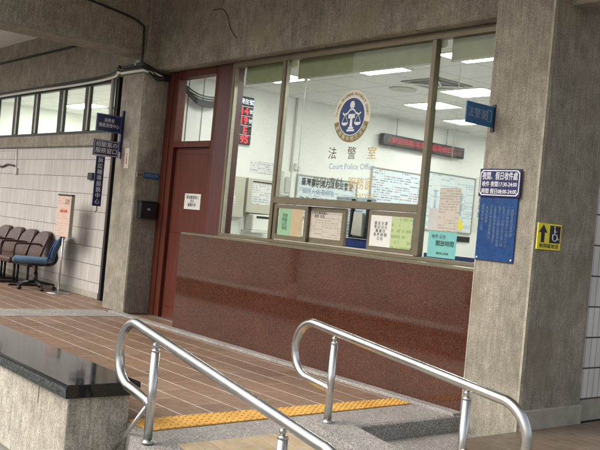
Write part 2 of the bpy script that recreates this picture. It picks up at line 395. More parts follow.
# tactile paving with raised blisters
m = MB(); v = [(-4.66, -2.455), (-4.66, -.13), (-4.49, -.13), (-4.40, -2.455)]
m.prism([(a, b) for a, b in v], .002, .008, 'z')
for i in range(44):
    for j in range(5):
        yy = -2.43+i*.0527; w = -4.49-(.09*(-.13-yy)/2.37)*-1 - (-4.66)
        xx = -4.645+j*(w-.03)/4
        m.lathe([(.014, 0), (.010, .005), (.004, .006)], (xx, yy, .008), 8)
t = m.build('tactile_paving', 'tactile')
tag(t, 'strip of yellow-orange blister paving across the head of the ramp and steps', 'tactile strip')

# ------------------------------------------------------------------ concrete frame
def column(x0, x1, y1, z0, label):
    t = thing('concrete_column', label, 'column', ((x0+x1)/2, y1/2, z0), 'concrete columns of the front')
    MB().box(x0, x1, 0, y1, z0, 3.9, .018, 2).build('shaft', 'concrete', t)
    return t
cl = column(-10.0, -9.42, .5, 0, 'concrete column left of the maroon door, with a black box on its side')
cr = column(-4.12, -3.6, .75, -.34, 'wide concrete column right of the service window carrying navy and yellow signs')
MB().prism([(-3.6, .14), (-3.585, .135), (-3.585, 0.), (-3.6, 0.)], .02, .75, 'y').build('mortar_skirt', 'plaster', cr)
mat['edge_cement'] = plain('smooth_corner_cement', (.34, .31, .245), .8, var=.25, scale=9, bump=.3)
MB().box(-3.628, -3.608, -.0035, .0, -.3, 3.85, .0015).build('corner_strip', 'edge_cement', cr)
MB().box(-4.114, -4.100, -.003, .0, -.3, 3.85, .0015).build('corner_strip', 'edge_cement', cr)
MB().box(-9.446, -9.432, -.003, .0, 0, 3.0, .0015).build('corner_strip', 'edge_cement', cl)
tag(MB().box(-9.46, -4.08, .17, .55, 3.015, 3.93, .012).build('concrete_beam', 'concrete_beam'), 'stained concrete beam spanning above the service window and maroon door', 'beam', 'concrete beams')
tag(MB().box(-3.64, -1.2, .17, .5, 3.015, 3.93, .012).build('concrete_beam', 'concrete_beam'), 'concrete beam running off right from the column with signs', 'beam', 'concrete beams')
tag(MB().box(-9.95, -9.46, -2.75, .02, 3.19, 3.93, .015).build('concrete_beam', 'concrete_beam'), 'big concrete beam reaching from the left column towards the courtyard', 'beam', 'concrete beams')
t = thing('concrete_beam', 'concrete beam above the high clerestory windows and white tiled wall', 'beam', (-13, .5, 3.06), 'concrete beams')
m = MB(); m.box(-18, -9.96, .36, .62, 3.06, 3.93, .01); m.build('girder', 'concrete_beam', t)
box('dark_joint', (-18, -9.96, .352, .362, 3.62, 3.66), 'dark_void', t)
tag(box('gallery_ceiling', (-18, -1.2, -1.9, 9.2, 3.93, 4.1), 'ceiling'), kind='structure')
t = box('eaves_beam', (-18, -1.2, -2.05, -1.9, 3.72, 4.1), 'concrete_beam')  # unseen roof edge, overhang cut back so more sky light gets in
tag(t, 'long unseen concrete eaves beam of the porch roof, set back to let more sky light in', 'beam')
# cracks: thin branching dark grooves on the beam over the door
m = MB()
pts = [on for on in [(-8.28, .166, 3.60), (-8.10, .166, 3.59), (-7.98, .166, 3.50), (-7.92, .166, 3.38), (-7.82, .166, 3.27), (-7.76, .166, 3.23)]]
m.tube(smooth(pts, 4), [.006]*20+[.004], 6) if False else m.tube(smooth(pts, 4), .006, 6)
t = m.build('surface_crack', 'ink_brown'); tag(t, 'dark branching crack stain on the concrete beam above the door', 'crack')

# ------------------------------------------------------------------ left tiled wall, clerestory, room behind
t = thing('tiled_wall', 'white mosaic tiled wall behind the waiting chairs', 'wall', (-13, .36, 0), 'tiled walls')
box('tiling', (-18, -10.84, .36, .52, .09, 2.12), 'mosaic', t)
box('plinth', (-18, -10.84, .345, .52, 0, .09), 'plaster', t, .004)
box('window_sill', (-18, -10.80, .31, .56, 2.12, 2.30), 'concrete', t, .01)
t = thing('clerestory_window', 'row of high black framed panes above the white tiled wall', 'window', (-13, .4, 2.3))
m = MB(); m.box(-18, -10.98, .37, .43, 2.30, 2.35); m.box(-18, -10.98, .37, .43, 3.0, 3.06)
mul = [(-10.98, .10), (-11.80, .13), (-12.70, .17), (-13.72, .12), (-14.58, .14), (-15.5, .14), (-16.4, .14), (-17.3, .14)]
for x, w in mul: m.box(x-w/2, x+w/2, .372, .432, 2.35, 3.0)
m.build('frame', 'frame_black', t)
for (a, _), (b, _) in zip(mul, mul[1:]): box('pane', (b+.06, a-.06, .40, .404, 2.35, 3.0), 'glass', t)
m = MB()
for x, w in mul[:]:
    m.box(x+w/2+.002, x+w/2+.03, .36, .372, 2.36, 2.99)
m.build('sash_edge', 'alu_light', t)
tag(MB().tube([(-10.90, .33, 2.28), (-10.90, .33, 3.06)], .035, 14).box(-10.95, -10.85, .30, .36, 2.62, 2.65).build('drain_pipe', 'pvc'), 'short grey drain pipe at the right end of the clerestory windows', 'pipe')
t = thing('doorway', 'narrow doorway filled near-black for its unlit depth, between the tiled wall and the left column', 'doorway', (-10.4, .5, 0))
box('opening_dark', (-10.78, -9.9, .46, .50, 0, 3.06), 'dark_void', t); m = MB(); m.box(-10.84, -10.78, .355, .54, 0, 3.06); m.build('jamb', 'frame_black', t)  # near-black sheet paints in the darkness of the opening
# room behind the clerestory
tag(box('back_room_ceiling', (-18, -9.9, .62, 5.2, 3.25, 3.3), 'office_ceiling'), kind='structure')
tag(box('back_room_floor', (-18, -9.9, .52, 5.2, -.1, 0.), 'office_floor'), kind='structure')
t = box('partition_wall', (-18, -9.9, 5.2, 5.3, 0, 3.25), 'white_wall'); tag(t, 'pale back wall of the room seen through the clerestory windows', 'wall')
t = box('partition_wall', (-18.1, -18, .5, 5.3, 0, 3.25), 'white_wall'); tag(t, 'pale end wall of the room behind the tiled wall', 'wall')
def ceiling_lamp(x0, x1, y0, y1, z, label, grp, lm='lamp'):
    t = thing('ceiling_light', label, 'ceiling light', ((x0+x1)/2, (y0+y1)/2, z), grp)
    m = MB(); w = .018
    m.box(x0-w, x1+w, y0-w, y0, z-.012, z+.0); m.box(x0-w, x1+w, y1, y1+w, z-.012, z+.0); m.box(x0-w, x0, y0, y1, z-.012, z); m.box(x1, x1+w, y0, y1, z-.012, z)
    m.build('frame', 'white', t)
    box('diffuser', (x0, x1, y0, y1, z-.008, z-.001), lm, t); return t
for i, (x, lab) in enumerate([(-16.3, 'ceiling light at the far end of the room behind the clerestory'), (-13.9, 'ceiling light in the middle of the room behind the clerestory'), (-11.6, 'ceiling light glowing through the rightmost clerestory pane')]):
    ceiling_lamp(x-.6, x+.6, 2.2, 2.6, 3.25, lab, 'lights of the back room', 'lamp_back')

# ------------------------------------------------------------------ granite wall, door, service window
YW = .30
t = thing('granite_wall', 'polished red granite wall below the service window', 'wall', (-6.2, .1, 0))
box('cladding', (-8.27, -4.10, .0, .34, .0, 1.062), 'granite', t, .004)
box('sill', (-8.27, -4.10, .008, .40, 1.062, 1.082), 'alu', t)
# door
t = thing('door', 'maroon wooden door with a glazed transom and a white notice', 'door', (-8.75, .37, 0))
m = MB(); m.box(-9.40, -9.28, .32, .46, 0, 3.0, .006); m.build('frame', 'maroon', t)
m = MB(); m.box(-9.28, -9.17, .335, .45, 0, 3.0, .006); m.box(-9.17, -8.36, .335, .45, 2.92, 3.01); m.box(-9.17, -8.36, .335, .45, 2.08, 2.15); m.box(-8.36, -8.28, .34, .45, 1.08, 3.0); m.build('frame', 'maroon', t)
box('side_post', (-8.28, -7.975, .33, .47, 1.08, 3.012), 'maroon_dark', t, .005)
lf = MB().box(-9.17, -8.30, .385, .425, 0.01, 2.08).box(-9.10, -8.42, .379, .386, 1.05, 2.0, .004).box(-9.10, -8.42, .379, .386, .15, .95, .004).build('leaf', 'maroon', t)
box('pane', (-9.17, -8.36, .39, .395, 2.15, 2.92), 'glass', t)
box('threshold', (-9.40, -8.27, .30, .46, 0, .012), 'steel_dull', t)
n = thing('door_notice', 'white paper notice taped at eye height on the maroon door', 'notice', (-8.69, .376, 1.35))
box('sheet', (-8.86, -8.51, .3755, .3775, 1.345, 1.53), 'paper', n)
text('請由服務窗口\n洽公\n謝謝合作', .045, 'ink', (-8.69, .3745, 1.44), '-y', n)
# service window
W = thing('service_window', 'wide aluminium service window of three tall panes above red granite', 'window', (-6, .3, 1.082))
m = MB(); f = YW
m.box(-7.975, -4.05, f, f+.06, 1.082, 1.115, .003); m.box(-7.975, -4.05, f, f+.06, 2.945, 3.012, .003)
m.box(-7.975, -7.935, f, f+.06, 1.115, 2.945, .003)
m.build('frame', 'alu', W)
m = MB(); m.box(-7.06, -7.01, f-.01, f+.055, 1.115, 2.945, .004); m.build('mullion', 'alu', W)
m = MB(); m.box(-5.01, -4.96, f-.01, f+.055, 1.115, 2.945, .004); m.build('mullion', 'alu', W)
m = MB(); m.box(-4.165, -4.05, f-.005, f+.1, 1.115, 2.93, .004); m.build('mullion', 'alu_light', W)
m = MB(); m.box(-7.01, -5.01, f-.008, f+.055, 1.48, 1.55, .004); m.build('transom', 'alu', W)
box('inner_stile', (-7.01, -6.995, f+.01, f+.05, 1.55, 2.945), 'alu_light', W)
box('inner_stile', (-7.935, -7.92, f+.01, f+.05, 1.115, 2.945), 'alu_light', W)
box('pane', (-7.92, -7.06, f+.03, f+.036, 1.115, 2.945), 'glass', W)
box('pane', (-6.995, -5.01, f+.03, f+.036, 1.55, 2.945), 'glass', W)
box('pane', (-4.96, -4.165, f+.03, f+.036, 1.115, 2.945), 'glass', W)
def sash(x0, x1, y):
    m = MB(); w = .045
    m.box(x0, x1, y, y+.03, 1.118, 1.118+.055); m.box(x0, x1, y, y+.03, 1.475-w, 1.475); m.box(x0, x0+w, y, y+.03, 1.173, 1.43); m.box(x1-w, x1, y, y+.03, 1.173, 1.43)
    s = m.build('sliding_sash', 'alu', W); box('pane', (x0+w, x1-w, y+.012, y+.016, 1.173, 1.43), 'glass', s)
sash(-7.00, -6.46, f+.005); sash(-6.50, -5.95, f+.04); sash(-5.60, -5.01, f+.005)
box('bottom_track', (-6.95, -5.01, f-.004, f+.085, 1.112, 1.121), 'alu_light', W)
# notices on the sliding panes
def notice(name, label, x0, x1, z0, z1, y, m, lines=None, size=.03, cat='notice', ink='ink', grp=None, extra=None):
    n = thing(name, label, cat, ((x0+x1)/2, y, z0), grp)
    box('sheet', (x0, x1, y-.002, y, z0, z1), m, n)
    if extra: extra(n)
    if lines: text(lines, size, ink, ((x0+x1)/2, y-.0035, (z0+z1)/2), '-y', n)
    return n
G = 'notices taped to the service window'
n = notice('window_notice', 'green and tan notice on the leftmost sliding pane', -6.90, -6.70, 1.165, 1.435, f+.0, 'green_paper', '受理\n時間\n公告\n事項', .042, ink='ink_green', grp=G)
box('tan_strip', (-6.70, -6.52, f-.002, f, 1.165, 1.435), 'tan_paper', n)
n = notice('window_notice', 'large beige printed notice second from left under the emblem pane', -6.46, -5.98, 1.125, 1.465, f+.045, 'page_print', None, grp=G)
text('法警室服務窗口\n收件 公告', .036, 'ink_soft', (-6.32, f+.041, 1.40), '-y', n)
n = notice('window_notice', 'white notice with lines of characters on the right sliding sash', -5.56, -5.30, 1.16, 1.435, f+.0, 'paper', '請 出 示 證\n登 記 洽 公\n謝 謝 合\n收 件 時 間\n公 告', .034, ink='ink_soft', grp=G)
n = notice('window_notice', 'yellow-green table notice beside the white one on the right sash', -5.30, -5.055, 1.16, 1.435, f+.0, 'lime_print', None, grp=G)
n = notice('window_notice', 'teal notice taped low on the narrow right pane', -4.885, -4.58, 1.125, 1.34, f+.026, 'teal_paper', None, grp=G)
text('收件 公告', .036, 'ink_soft', (-4.77, f+.022, 1.295), '-y', n); text('開放時間', .05, 'ink', (-4.70, f+.022, 1.24), '-y', n); text('08:00-24:00', .028, 'ink_brown', (-4.72, f+.022, 1.16), '-y', n)
n = notice('window_notice', 'stacked grey printed slips above the teal notice', -4.80, -4.58, 1.345, 1.70, f+.026, 'page_print', None, grp=G)
n = notice('window_notice', 'small grey slip left of the stacked slips on the right pane', -4.90, -4.80, 1.345, 1.53, f+.026, 'grey_paper', None, grp=G)
# emblem and lettering on the big pane
E = thing('court_emblem', 'round blue scales of justice emblem on the glass', 'emblem', (-5.975, f+.035, 2.337))
def disc(cx, cz, r, y0, y1, n=64, r0=None, a0=0, a1=2*PI):
    m = MB()
    if r0 is None:
        m.prism([(cx+r*math.cos(2*PI*k/n), cz+r*math.sin(2*PI*k/n)) for k in range(n)], y0, y1, 'y')
    else:
        k_ = [a0+(a1-a0)*k/n for k in range(n+1)]
        m.prism([(cx+r*math.cos(a), cz+r*math.sin(a)) for a in k_]+[(cx+r0*math.cos(a), cz+r0*math.sin(a)) for a in reversed(k_)], y0, y1, 'y')
    return m
ex, ez = -5.975, 2.337; ye = f+.026
disc(ex, ez, .245, ye, ye+.002).build('ring', 'cream', E)
disc(ex, ez, .243, ye-.001, ye, 40, .180, PI*1.08, PI*1.92).build('ribbon', 'olive', E)
disc(ex, ez, .172, ye-.002, ye).build('field', 'emblem_blue', E)
disc(ex, ez, .180, ye-.0012, ye, 64, .172, 0, 2*PI).build('rim', 'ink_white', E)
m = MB(); yy0, yy1 = ye-.0035, ye-.002
def poly(p): m.prism([(ex+a, ez+b) for a, b in p], yy0, yy1, 'y')
poly([(.032*math.cos(2*PI*k/20), .108+.036*math.sin(2*PI*k/20)) for k in range(20)])
arc = [(-.125, .035), (-.10, .018), (-.06, .03), (-.03, .06), (0, .072), (.03, .06), (.06, .03), (.10, .018), (.125, .035)]
poly([(a, b+.008) for a, b in arc]+[(a, b-.010) for a, b in reversed(arc)])
poly([(-.045, .022), (.045, .022), (.045, -.018), (-.045, -.018)]); poly([(-.014, -.018), (.014, -.018), (.018, -.10), (-.018, -.10)])
poly([(-.035, -.10), (.035, -.10), (.038, -.118), (-.038, -.118)]); poly([(-.05, -.122), (.05, -.122), (.055, -.14), (-.055, -.14)])
for sgn in (-1, 1):
    c0 = sgn*.088
    for e in (-1, 1):
        a0, a1 = c0, c0+e*.040
        poly([(a0-.003, .02), (a0+.003, .02), (a1+.003, -.055), (a1-.003, -.055)])
    poly([(c0+.044*math.cos(PI+PI*k/10), -.055+.030*math.sin(PI+PI*k/10)) for k in range(11)])
m.build('scales', 'ink_white', E)
def ringtext(body, r, a0, a1, size, m_, inward=False):
    n = len(body)
    for i, ch in enumerate(body):
        if ch == ' ': continue
        a = a0+(a1-a0)*i/(n-1)
        text(ch, size, m_, (ex+r*math.cos(a), ye-.003, ez+r*math.sin(a)), '-y', E, roll=(a+PI/2 if inward else a-PI/2))
ringtext('TAIWAN TAICHUNG DISTRICT COURT', .210, PI*.98, PI*.02, .036, 'olive')
ringtext('臺灣臺中地方法院', .212, PI*1.17, PI*1.83, .048, 'cream', True)
L_ = thing('window_lettering', 'dark and gold office lettering below the emblem on the glass', 'lettering', (-5.9, f+.036, 1.65))
for i, ch in enumerate('法警室'):
    text(ch, .125, 'ink_brown' if i < 2 else 'gold', (-6.20+i*.27, ye, 1.985), '-y', L_)
text('Court Police Office', .078, 'ink_grey', (-5.92, ye, 1.865), '-y', L_, width=.62)
text('具保/責付', .115, 'ink_brown', (-6.24, ye, 1.70), '-y', L_, width=.44); text('服務窗', .12, 'gold', (-5.78, ye, 1.705), '-y', L_, width=.33)
text('Service', .07, 'gold', (-5.70, ye, 1.61), '-y', L_, width=.24)
# roller blinds
for x0, x1, lab in [(-7.86, -7.07, 'rolled beige blind at the top of the left pane'), (-6.94, -5.02, 'long rolled beige blind above the emblem pane'), (-4.89, -4.12, 'rolled beige blind at the top of the narrow right pane')]:
    b = thing('roller_blind', lab, 'blind', ((x0+x1)/2, f+.16, 2.75), 'roller blinds')
    m = MB(); m.tube([(x0, f+.15, 2.955), (x1, f+.15, 2.955)], .045, 12); m.build('roll', 'blind', b)
    box('fabric', (x0, x1, f+.108, f+.111, 2.775, 2.985), 'blind', b); box('bottom_bar', (x0, x1, f+.103, f+.118, 2.765, 2.78), 'alu_light', b)
tag(MB().tube([(-4.80, f+.13, 2.85), (-4.80, f+.13, 1.95)], .0035, 6).ball((-4.80, f+.13, 2.82), .022, 1, 1, 1.6).build('blind_cord', 'white'), 'thin white blind cord hanging in the right pane', 'cord')
tag(MB().tube([(-6.83, f+.13, 2.85), (-6.83, f+.13, 1.65)], .0035, 6).ball((-6.83, f+.13, 2.76), .02, 1, 1, 1.6).build('blind_cord', 'white'), 'thin white blind cord at the left of the emblem pane', 'cord')

# ------------------------------------------------------------------ office interior
XS = -9.40
t = box('office_wall', (-9.55, XS, .5, 9.0, 0, 3.05), 'white_wall'); tag(t, 'pale long side wall of the office carrying display and whiteboards', 'wall')
t = box('office_wall', (-9.4, -3.75, 9.0, 9.1, 0, 3.05), 'white_wall'); tag(t, 'pale far end wall of the office', 'wall')
t = box('office_wall', (-3.85, -3.72, .75, 9.0, 0, 3.05), 'white_wall'); tag(t, 'pale right side wall of the office behind the column', 'wall')
tag(box('office_ceiling', (-9.4, -3.85, .5, 9.0, 3.03, 3.08), 'office_ceiling'), kind='structure')
tag(box('office_floor', (-9.4, -3.85, .45, 9.0, -.1, 0.0), 'office_floor'), kind='structure')
for (x, y, lab) in [(-8.30, 1.19, 'office ceiling light above the left pane beside the queue display'), (-6.72, 1.27, 'office ceiling light near the glass above the emblem'), (-5.28, 1.22, 'office ceiling light nearest the column behind the right pane'),
                    (-6.66, 2.82, 'office ceiling light behind the projecting blue sign'), (-7.86, 3.45, 'office ceiling light crossing behind the right mullion'), (-6.7, 4.5, 'third row office ceiling light near the column'), (-8.35, 4.8, 'third row office ceiling light by the red display'),
                    (-6.7, 6.6, 'fourth row office ceiling light near the column'), (-8.35, 6.9, 'fourth row office ceiling light along the side wall'), (-5.1, 3.2, 'second row office ceiling light hidden toward the column')]:
    ceiling_lamp(x-.34, x+.30, y-.20, y+.24, 3.03, lab, 'office ceiling lights')
t = thing('air_vent', 'square four way air vent in the office ceiling by the right mullion', 'vent', (-6.72, 2.22, 3.02))
box('frame', (-7.0, -6.42, 1.95, 2.52, 3.018, 3.028), 'alu', t); box('louvre', (-6.93, -6.49, 2.02, 2.45, 3.010, 3.017), 'black', t)
m = MB(); m.tube(smooth([(-6.93, 2.02, 3.008), (-6.75, 2.16, 3.0), (-6.62, 2.3, 3.0), (-6.5, 2.44, 3.008)]), .012, 8); m.tube(smooth([(-6.5, 2.02, 3.008), (-6.62, 2.2, 3.0), (-6.75, 2.3, 3.0), (-6.93, 2.44, 3.008)]), .012, 8); m.build('vane', 'white', t)
tag(MB().lathe([(.16, 0), (.17, .012)], (-7.36, 2.36, 3.016), 28).build('ceiling_speaker', 'grey_paper'), 'round grey speaker grille in the office ceiling', 'speaker')
# queue display
q = thing('queue_display', 'tall black display with red digits behind the left pane', 'display', (XS, 1.44, 2.27))
box('case', (XS, XS+.05, 1.375, 1.615, 2.27, 2.90), 'black', q, .012)
text('現在號', .075, 'led_white', (XS+.053, 1.495, 2.83), '+x', q, bold=.001)
for i, (d, u) in enumerate([('14', '號'), ('19', '號'), ('E', ''), ('95', '')]):
    z = 2.705-i*.125
    text(d, .135, 'led_red', (XS+.053, 1.465 if u else 1.50, z), '+x', q, bold=.004)
    if u: text(u, .06, 'led_white', (XS+.053, 1.575, z), '+x', q)
    box('divider', (XS+.051, XS+.0525, 1.39, 1.60, z+.062, z+.066), 'led_white', q)
# vertical conduit
tag(MB().box(XS, XS+.03, 2.35, 2.375, 1.1, 3.03).build('wall_conduit', 'grey_paper'), 'thin vertical conduit on the office side wall left of the whiteboards', 'conduit')
r = thing('led_banner', 'long dark ticker display with a red message line', 'display', (XS+.1, 4.9, 2.59))
box('case', (XS+.03, XS+.12, 3.98, 5.85, 2.59, 2.765), 'black', r, .01)
box('screen', (XS+.12, XS+.123, 4.06, 5.77, 2.62, 2.735), 'maroon_dark', r)
text('歡迎蒞臨 法警室 服務窗口', .09, 'led_pink', (XS+.125, 4.85, 2.677), '+x', r, width=1.35)
for yy_ in (4.3, 5.45): MB().tube([(XS+.07, yy_, 2.765), (XS+.07, yy_, 3.03)], .006, 6).build('hanger', 'steel_dull', r)
def board(label, y0, y1, z0, z1, m_, name='whiteboard', extra=None):
    b = thing(name, label, 'whiteboard', (XS, (y0+y1)/2, z0), 'office whiteboards')
    m = MB(); w = .02
    m.box(XS, XS+.025, y0-w, y1+w, z0-w, z0); m.box(XS, XS+.025, y0-w, y1+w, z1, z1+w); m.box(XS, XS+.025, y0-w, y0, z0, z1); m.box(XS, XS+.025, y1, y1+w, z0, z1)
    m.build('frame', 'steel_dull', b); box('panel', (XS, XS+.015, y0, y1, z0, z1), m_, b)
    if extra: extra(b)
def wb1(b):
    text('臺灣臺中地方法院法警室', .115, 'ink', (XS+.017, 3.06, 1.885), '+x', b, width=.98, bold=.001)
    text('值班人員 勤務表', .085, 'ink_grey', (XS+.017, 2.9, 1.76), '+x', b, width=.6)
    text('收件 ■ 公告 登記', .11, 'ink', (XS+.017, 2.95, 1.63), '+x', b, width=.8)
board('pale blue whiteboard with bold characters low behind the emblem pane', 2.50, 3.62, 1.40, 1.965, 'board_print_pale', extra=wb1)
board('whiteboard filled with a dense table, left of the right mullion', 3.92, 4.98, 1.20, 2.23, 'board_print')
def wb3(b):
    m = MB(); cy, cz = 5.86, 1.44
    m.prism([(cy+.24*math.cos(PI*k/20), cz+.22*math.sin(PI*k/20)) for k in range(21)], XS+.0155, XS+.017, 'x'); m.build('yellow_mark', 'yellow', b)
    for k in range(3): text('收件公告事項'[::1].replace('', '\n').strip(), .07, 'ink_grey', (XS+.017, 6.0-.32*k, 1.85), '+x', b, line=.9)
board('large whiteboard with a yellow half circle seen through the right pane', 5.14, 6.30, 1.40, 2.30, 'board_print_pale', extra=wb3)
n = thing('wall_poster', 'narrow white poster with a column of characters right of the whiteboards', 'poster', (XS, 6.5, 1.4))
box('sheet', (XS, XS+.004, 6.36, 6.66, 1.42, 2.35), 'paper', n); text('服\n務\n專\n線', .12, 'deskblue', (XS+.006, 6.51, 1.9), '+x', n)
tag(box('name_plate', (XS, XS+.02, 5.62, 6.30, 1.24, 1.33), 'black'), 'black bar sign below the yellow marked whiteboard', 'sign')
# left pane: cabinets, papers, time clock
c = thing('wall_cabinet', 'beige metal wall cabinet with a white chart on its face', 'cabinet', (XS, 1.86, 1.38))
box('body', (XS, XS+.10, 1.60, 2.12, 1.38, 1.84), 'beige_metal', c, .006); box('chart', (XS+.101, XS+.103, 1.67, 2.08, 1.50, 1.77), 'page_white', c); box('slot', (XS+.1, XS+.104, 1.68, 2.0, 1.79, 1.805), 'black', c)
c = thing('wall_cabinet', 'beige metal panel with a tilted paper at the left edge of the pane', 'cabinet', (XS, 1.4, 1.30))
box('body', (XS, XS+.08, 1.22, 1.575, 1.30, 1.84), 'beige_metal', c, .006)
m = MB(); m.prism([(1.27, 1.34), (1.44, 1.50), (1.40, 1.66), (1.26, 1.68)], XS+.081, XS+.084, 'x'); m.build('paper', 'page_white', c)
k = thing('time_clock', 'small beige stamping clock below the charted cabinet', 'clock', (XS+.1, 1.84, 1.11))
box('body', (XS+.02, XS+.19, 1.66, 2.0, 1.15, 1.365), 'white', k, .012); box('slot', (XS+.19, XS+.194, 1.72, 1.93, 1.315, 1.345), 'black', k); box('tray', (XS+.02, XS+.26, 1.60, 2.02, 1.12, 1.15), 'paper', k, .006)
tag(box('wall_paper', (XS, XS+.003, 1.68, 2.12, 1.92, 2.08), 'page_white'), 'white printed sheet on the office wall above the charted cabinet', 'paper')
tag(box('wall_paper', (XS, XS+.003, 2.06, 2.26, 1.12, 1.42), 'page_white'), 'pale sheet on the office wall right of the stamping clock', 'paper')
tag(MB().box(XS, XS+.06, 2.42, 2.50, 2.03, 2.13, .012).ball((XS+.06, 2.46, 2.08), .02).build('alarm_button', 'white'), 'small white wall switch box above the intercom', 'switch')
k = thing('wall_phone', 'grey and white intercom phone on the office wall', 'phone', (XS, 2.30, 1.70))
box('base', (XS, XS+.05, 2.22, 2.34, 1.66, 2.0), 'white', k, .012); box('handset', (XS+.05, XS+.085, 2.24, 2.32, 1.70, 1.92), 'grey_paper', k, .012)
# panels and coat hooks behind door transom
m = MB()
for y in (.62, .84, 1.06, 1.28): m.box(XS, XS+.012, y, y+.008, 0, 3.03)
tag(m.build('panel_joint', 'grey_paper'), 'row of thin vertical joints on the wall behind the door transom', 'wall trim')
m = MB(); random.seed(3)
for i in range(14):
    y = .58+random.random()*.06; z = 2.92-random.random()*.07; d = .10+random.random()*.11
    m.tube(smooth([(XS+.06, .47, z), (XS+.10, .72, z-d), (XS+.12, 1.0, z-d*.9), (XS+.10, 1.18, z+.03), (XS+.02, 1.22, z+.09)]), .009, 6)
tag(m.build('cable_bundle', 'cable', None), 'sagging bundle of black cables behind the transom glass of the door', 'cables')
# counter, files
c = thing('service_counter', 'inner service counter with maroon top behind the sliding panes', 'counter', (-6, .7, 0))
box('top', (-7.9, -4.15, .42, .80, 1.058, 1.083), 'maroon', c, .004); box('front', (-7.9, -4.15, .44, .50, 0, 1.056), 'white', c)
tag(box('desk_screen', (-6.90, -6.20, .96, .99, 0, 1.197), 'deskblue'), 'blue desk partition behind the open sliding pane', 'partition')
tag(box('desk_screen', (-5.50, -4.3, .96, .99, 0, 1.135), 'deskblue'), 'blue desk partition behind the teal notice', 'partition')
b = thing('file_rack', 'white wall rack with upright files behind the open sliding pane', 'rack', (-6.5, .96, 1.2))
box('panel', (-6.80, -6.22, .965, .985, 1.20, 1.62), 'rack_print', b)
m = MB(); m.box(-6.53, -6.505, .93, .962, 1.20, 1.60); m.box(-6.30, -6.275, .93, .962, 1.20, 1.60); m.box(-6.505, -6.30, .93, .962, 1.20, 1.222); m.build('frame', 'black', b)
MB().prism([(-6.49, 1.235), (-6.335, 1.225), (-6.345, 1.46), (-6.47, 1.47)], .925, .955, 'y').build('file', 'paper', b)

d = thing('desk_phone', 'dark grey and white phone on the counter beside the column', 'phone', (-4.45, .62, 1.083))
MB().prism([(-4.56, 1.084), (-4.34, 1.084), (-4.34, 1.17), (-4.56, 1.11)], .52, .72, 'y').build('base', 'white', d)
MB().prism([(-4.50, 1.135), (-4.30, 1.195), (-4.32, 1.24), (-4.52, 1.18)], .55, .61, 'y').build('handset', 'black', d)

# ------------------------------------------------------------------ signs on the columns
def wrapframe(x0, x1, z0, z1, y, w, ch):      # chamfered outline on the facade plane
    o = [(x0+ch, z0), (x1-ch, z0), (x1, z0+ch), (x1, z1-ch), (x1-ch, z1), (x0+ch, z1), (x0, z1-ch), (x0, z0+ch)]
    a0, a1, b0, b1 = x0+w, x1-w, z0+w, z1-w
    i = [(a0+ch, b0), (a1-ch, b0), (a1, b0+ch), (a1, b1-ch), (a1-ch, b1), (a0+ch, b1), (a0, b1-ch), (a0, b0+ch)]
    m = MB(); n = 8
    V = [[m.bm.verts.new((p[0], yy, p[1])) for p in q] for q in (o, i) for yy in (y, y-.001)]
    for k in range(n):
        j = (k+1) % n; m.bm.faces.new((V[1][k], V[1][j], V[3][j], V[3][k])); m.bm.faces.new((V[0][k], V[0][j], V[1][j], V[1][k])); m.bm.faces.new((V[2][k], V[2][j], V[3][j], V[3][k]))
    return m
S = thing('hours_sign', 'navy enamel sign with bold white office hours on the right column', 'sign', (-3.93, -.01, 1.62))
MB().box(-4.115, -3.745, -.03, -.016, 1.622, 1.826, .003).build('panel', 'navy', S)
wrapframe(-4.105, -3.755, 1.632, 1.816, -.0305, .006, .02).build('border', 'ink_white', S)
text('夜間、假日收件處', .062, 'ink_white', (-3.93, -.032, 1.770), '-y', S, width=.315, bold=.0003)
text('收件 夜間17:30-24:00', .042, 'ink_white', (-3.93, -.032, 1.712), '-y', S, width=.31, bold=.0002)
text('時間 假日08:00-24:00', .042, 'ink_white', (-3.93, -.032, 1.660), '-y', S, width=.31, bold=.0002)
S = thing('regulation_board', 'tall blue board of small vertical text below the navy hours sign', 'sign', (-3.94, -.01, 1.16))
MB().box(-4.105, -3.765, -.015, -.002, 1.158, 1.66, .002).build('panel', 'blue', S)
cols = ['一夜間及假日收件處', '二收件時間自十七時三十分', '起至二十四時止假日自八時', '起至二十四時止逾時不受理', '三書狀請依序投遞並登記', '四收件後由法警室轉送', '承辦股辦理', '臺灣臺中地方法院']
for i, s_ in enumerate(cols):
    n_ = len(s_); sz = .026
    text('\n'.join(s_), sz, 'ink_faint', (-3.80-i*.038, -.017, 1.58-n_*.0285/2-(.0 if i not in (6,) else .02)), '-y', S, line=.95)
for (x, z) in [(-3.78, 1.175), (-4.085, 1.175)]:
    m = MB(); m.ball((x, -.017, z), .008, 1, .5, 1, 8, 6); m.build('screw', 'ink_white', S)
# accessible route sign
S = thing('accessibility_sign', 'yellow sign with an up arrow and wheelchair symbol', 'sign', (-3.6, .14, 1.28))
XF = -3.588
box('panel', (-3.598, XF, -.0+.005, .285, 1.275, 1.46), 'yellow', S, .002)
box('symbol_field', (XF, XF+.0015, .145, .270, 1.325, 1.448), 'ink', S)
m = MB(); m.prism([(.045, 1.325), (.085, 1.325), (.085, 1.395), (.115, 1.395), (.065, 1.450), (.015, 1.395), (.045, 1.395)], XF, XF+.0015, 'x'); m.build('arrow', 'ink', S)
m = MB(); X1 = XF+.003
m.ball((X1, .196, 1.436), .008, .2, 1, 1, 10, 8)
m.tube([(X1, .197, 1.424), (X1, .200, 1.385), (X1, .225, 1.383), (X1, .240, 1.352), (X1, .252, 1.355)], .0042, 6); m.tube([(X1, .199, 1.408), (X1, .222, 1.406)], .0035, 6)
m.tube([(X1, .205+.028*math.cos(a), 1.368+.028*math.sin(a)) for a in [PI*.75+PI*1.25*k/16 for k in range(17)]], .0038, 6)
m.build('wheelchair_symbol', 'ink_white', S)
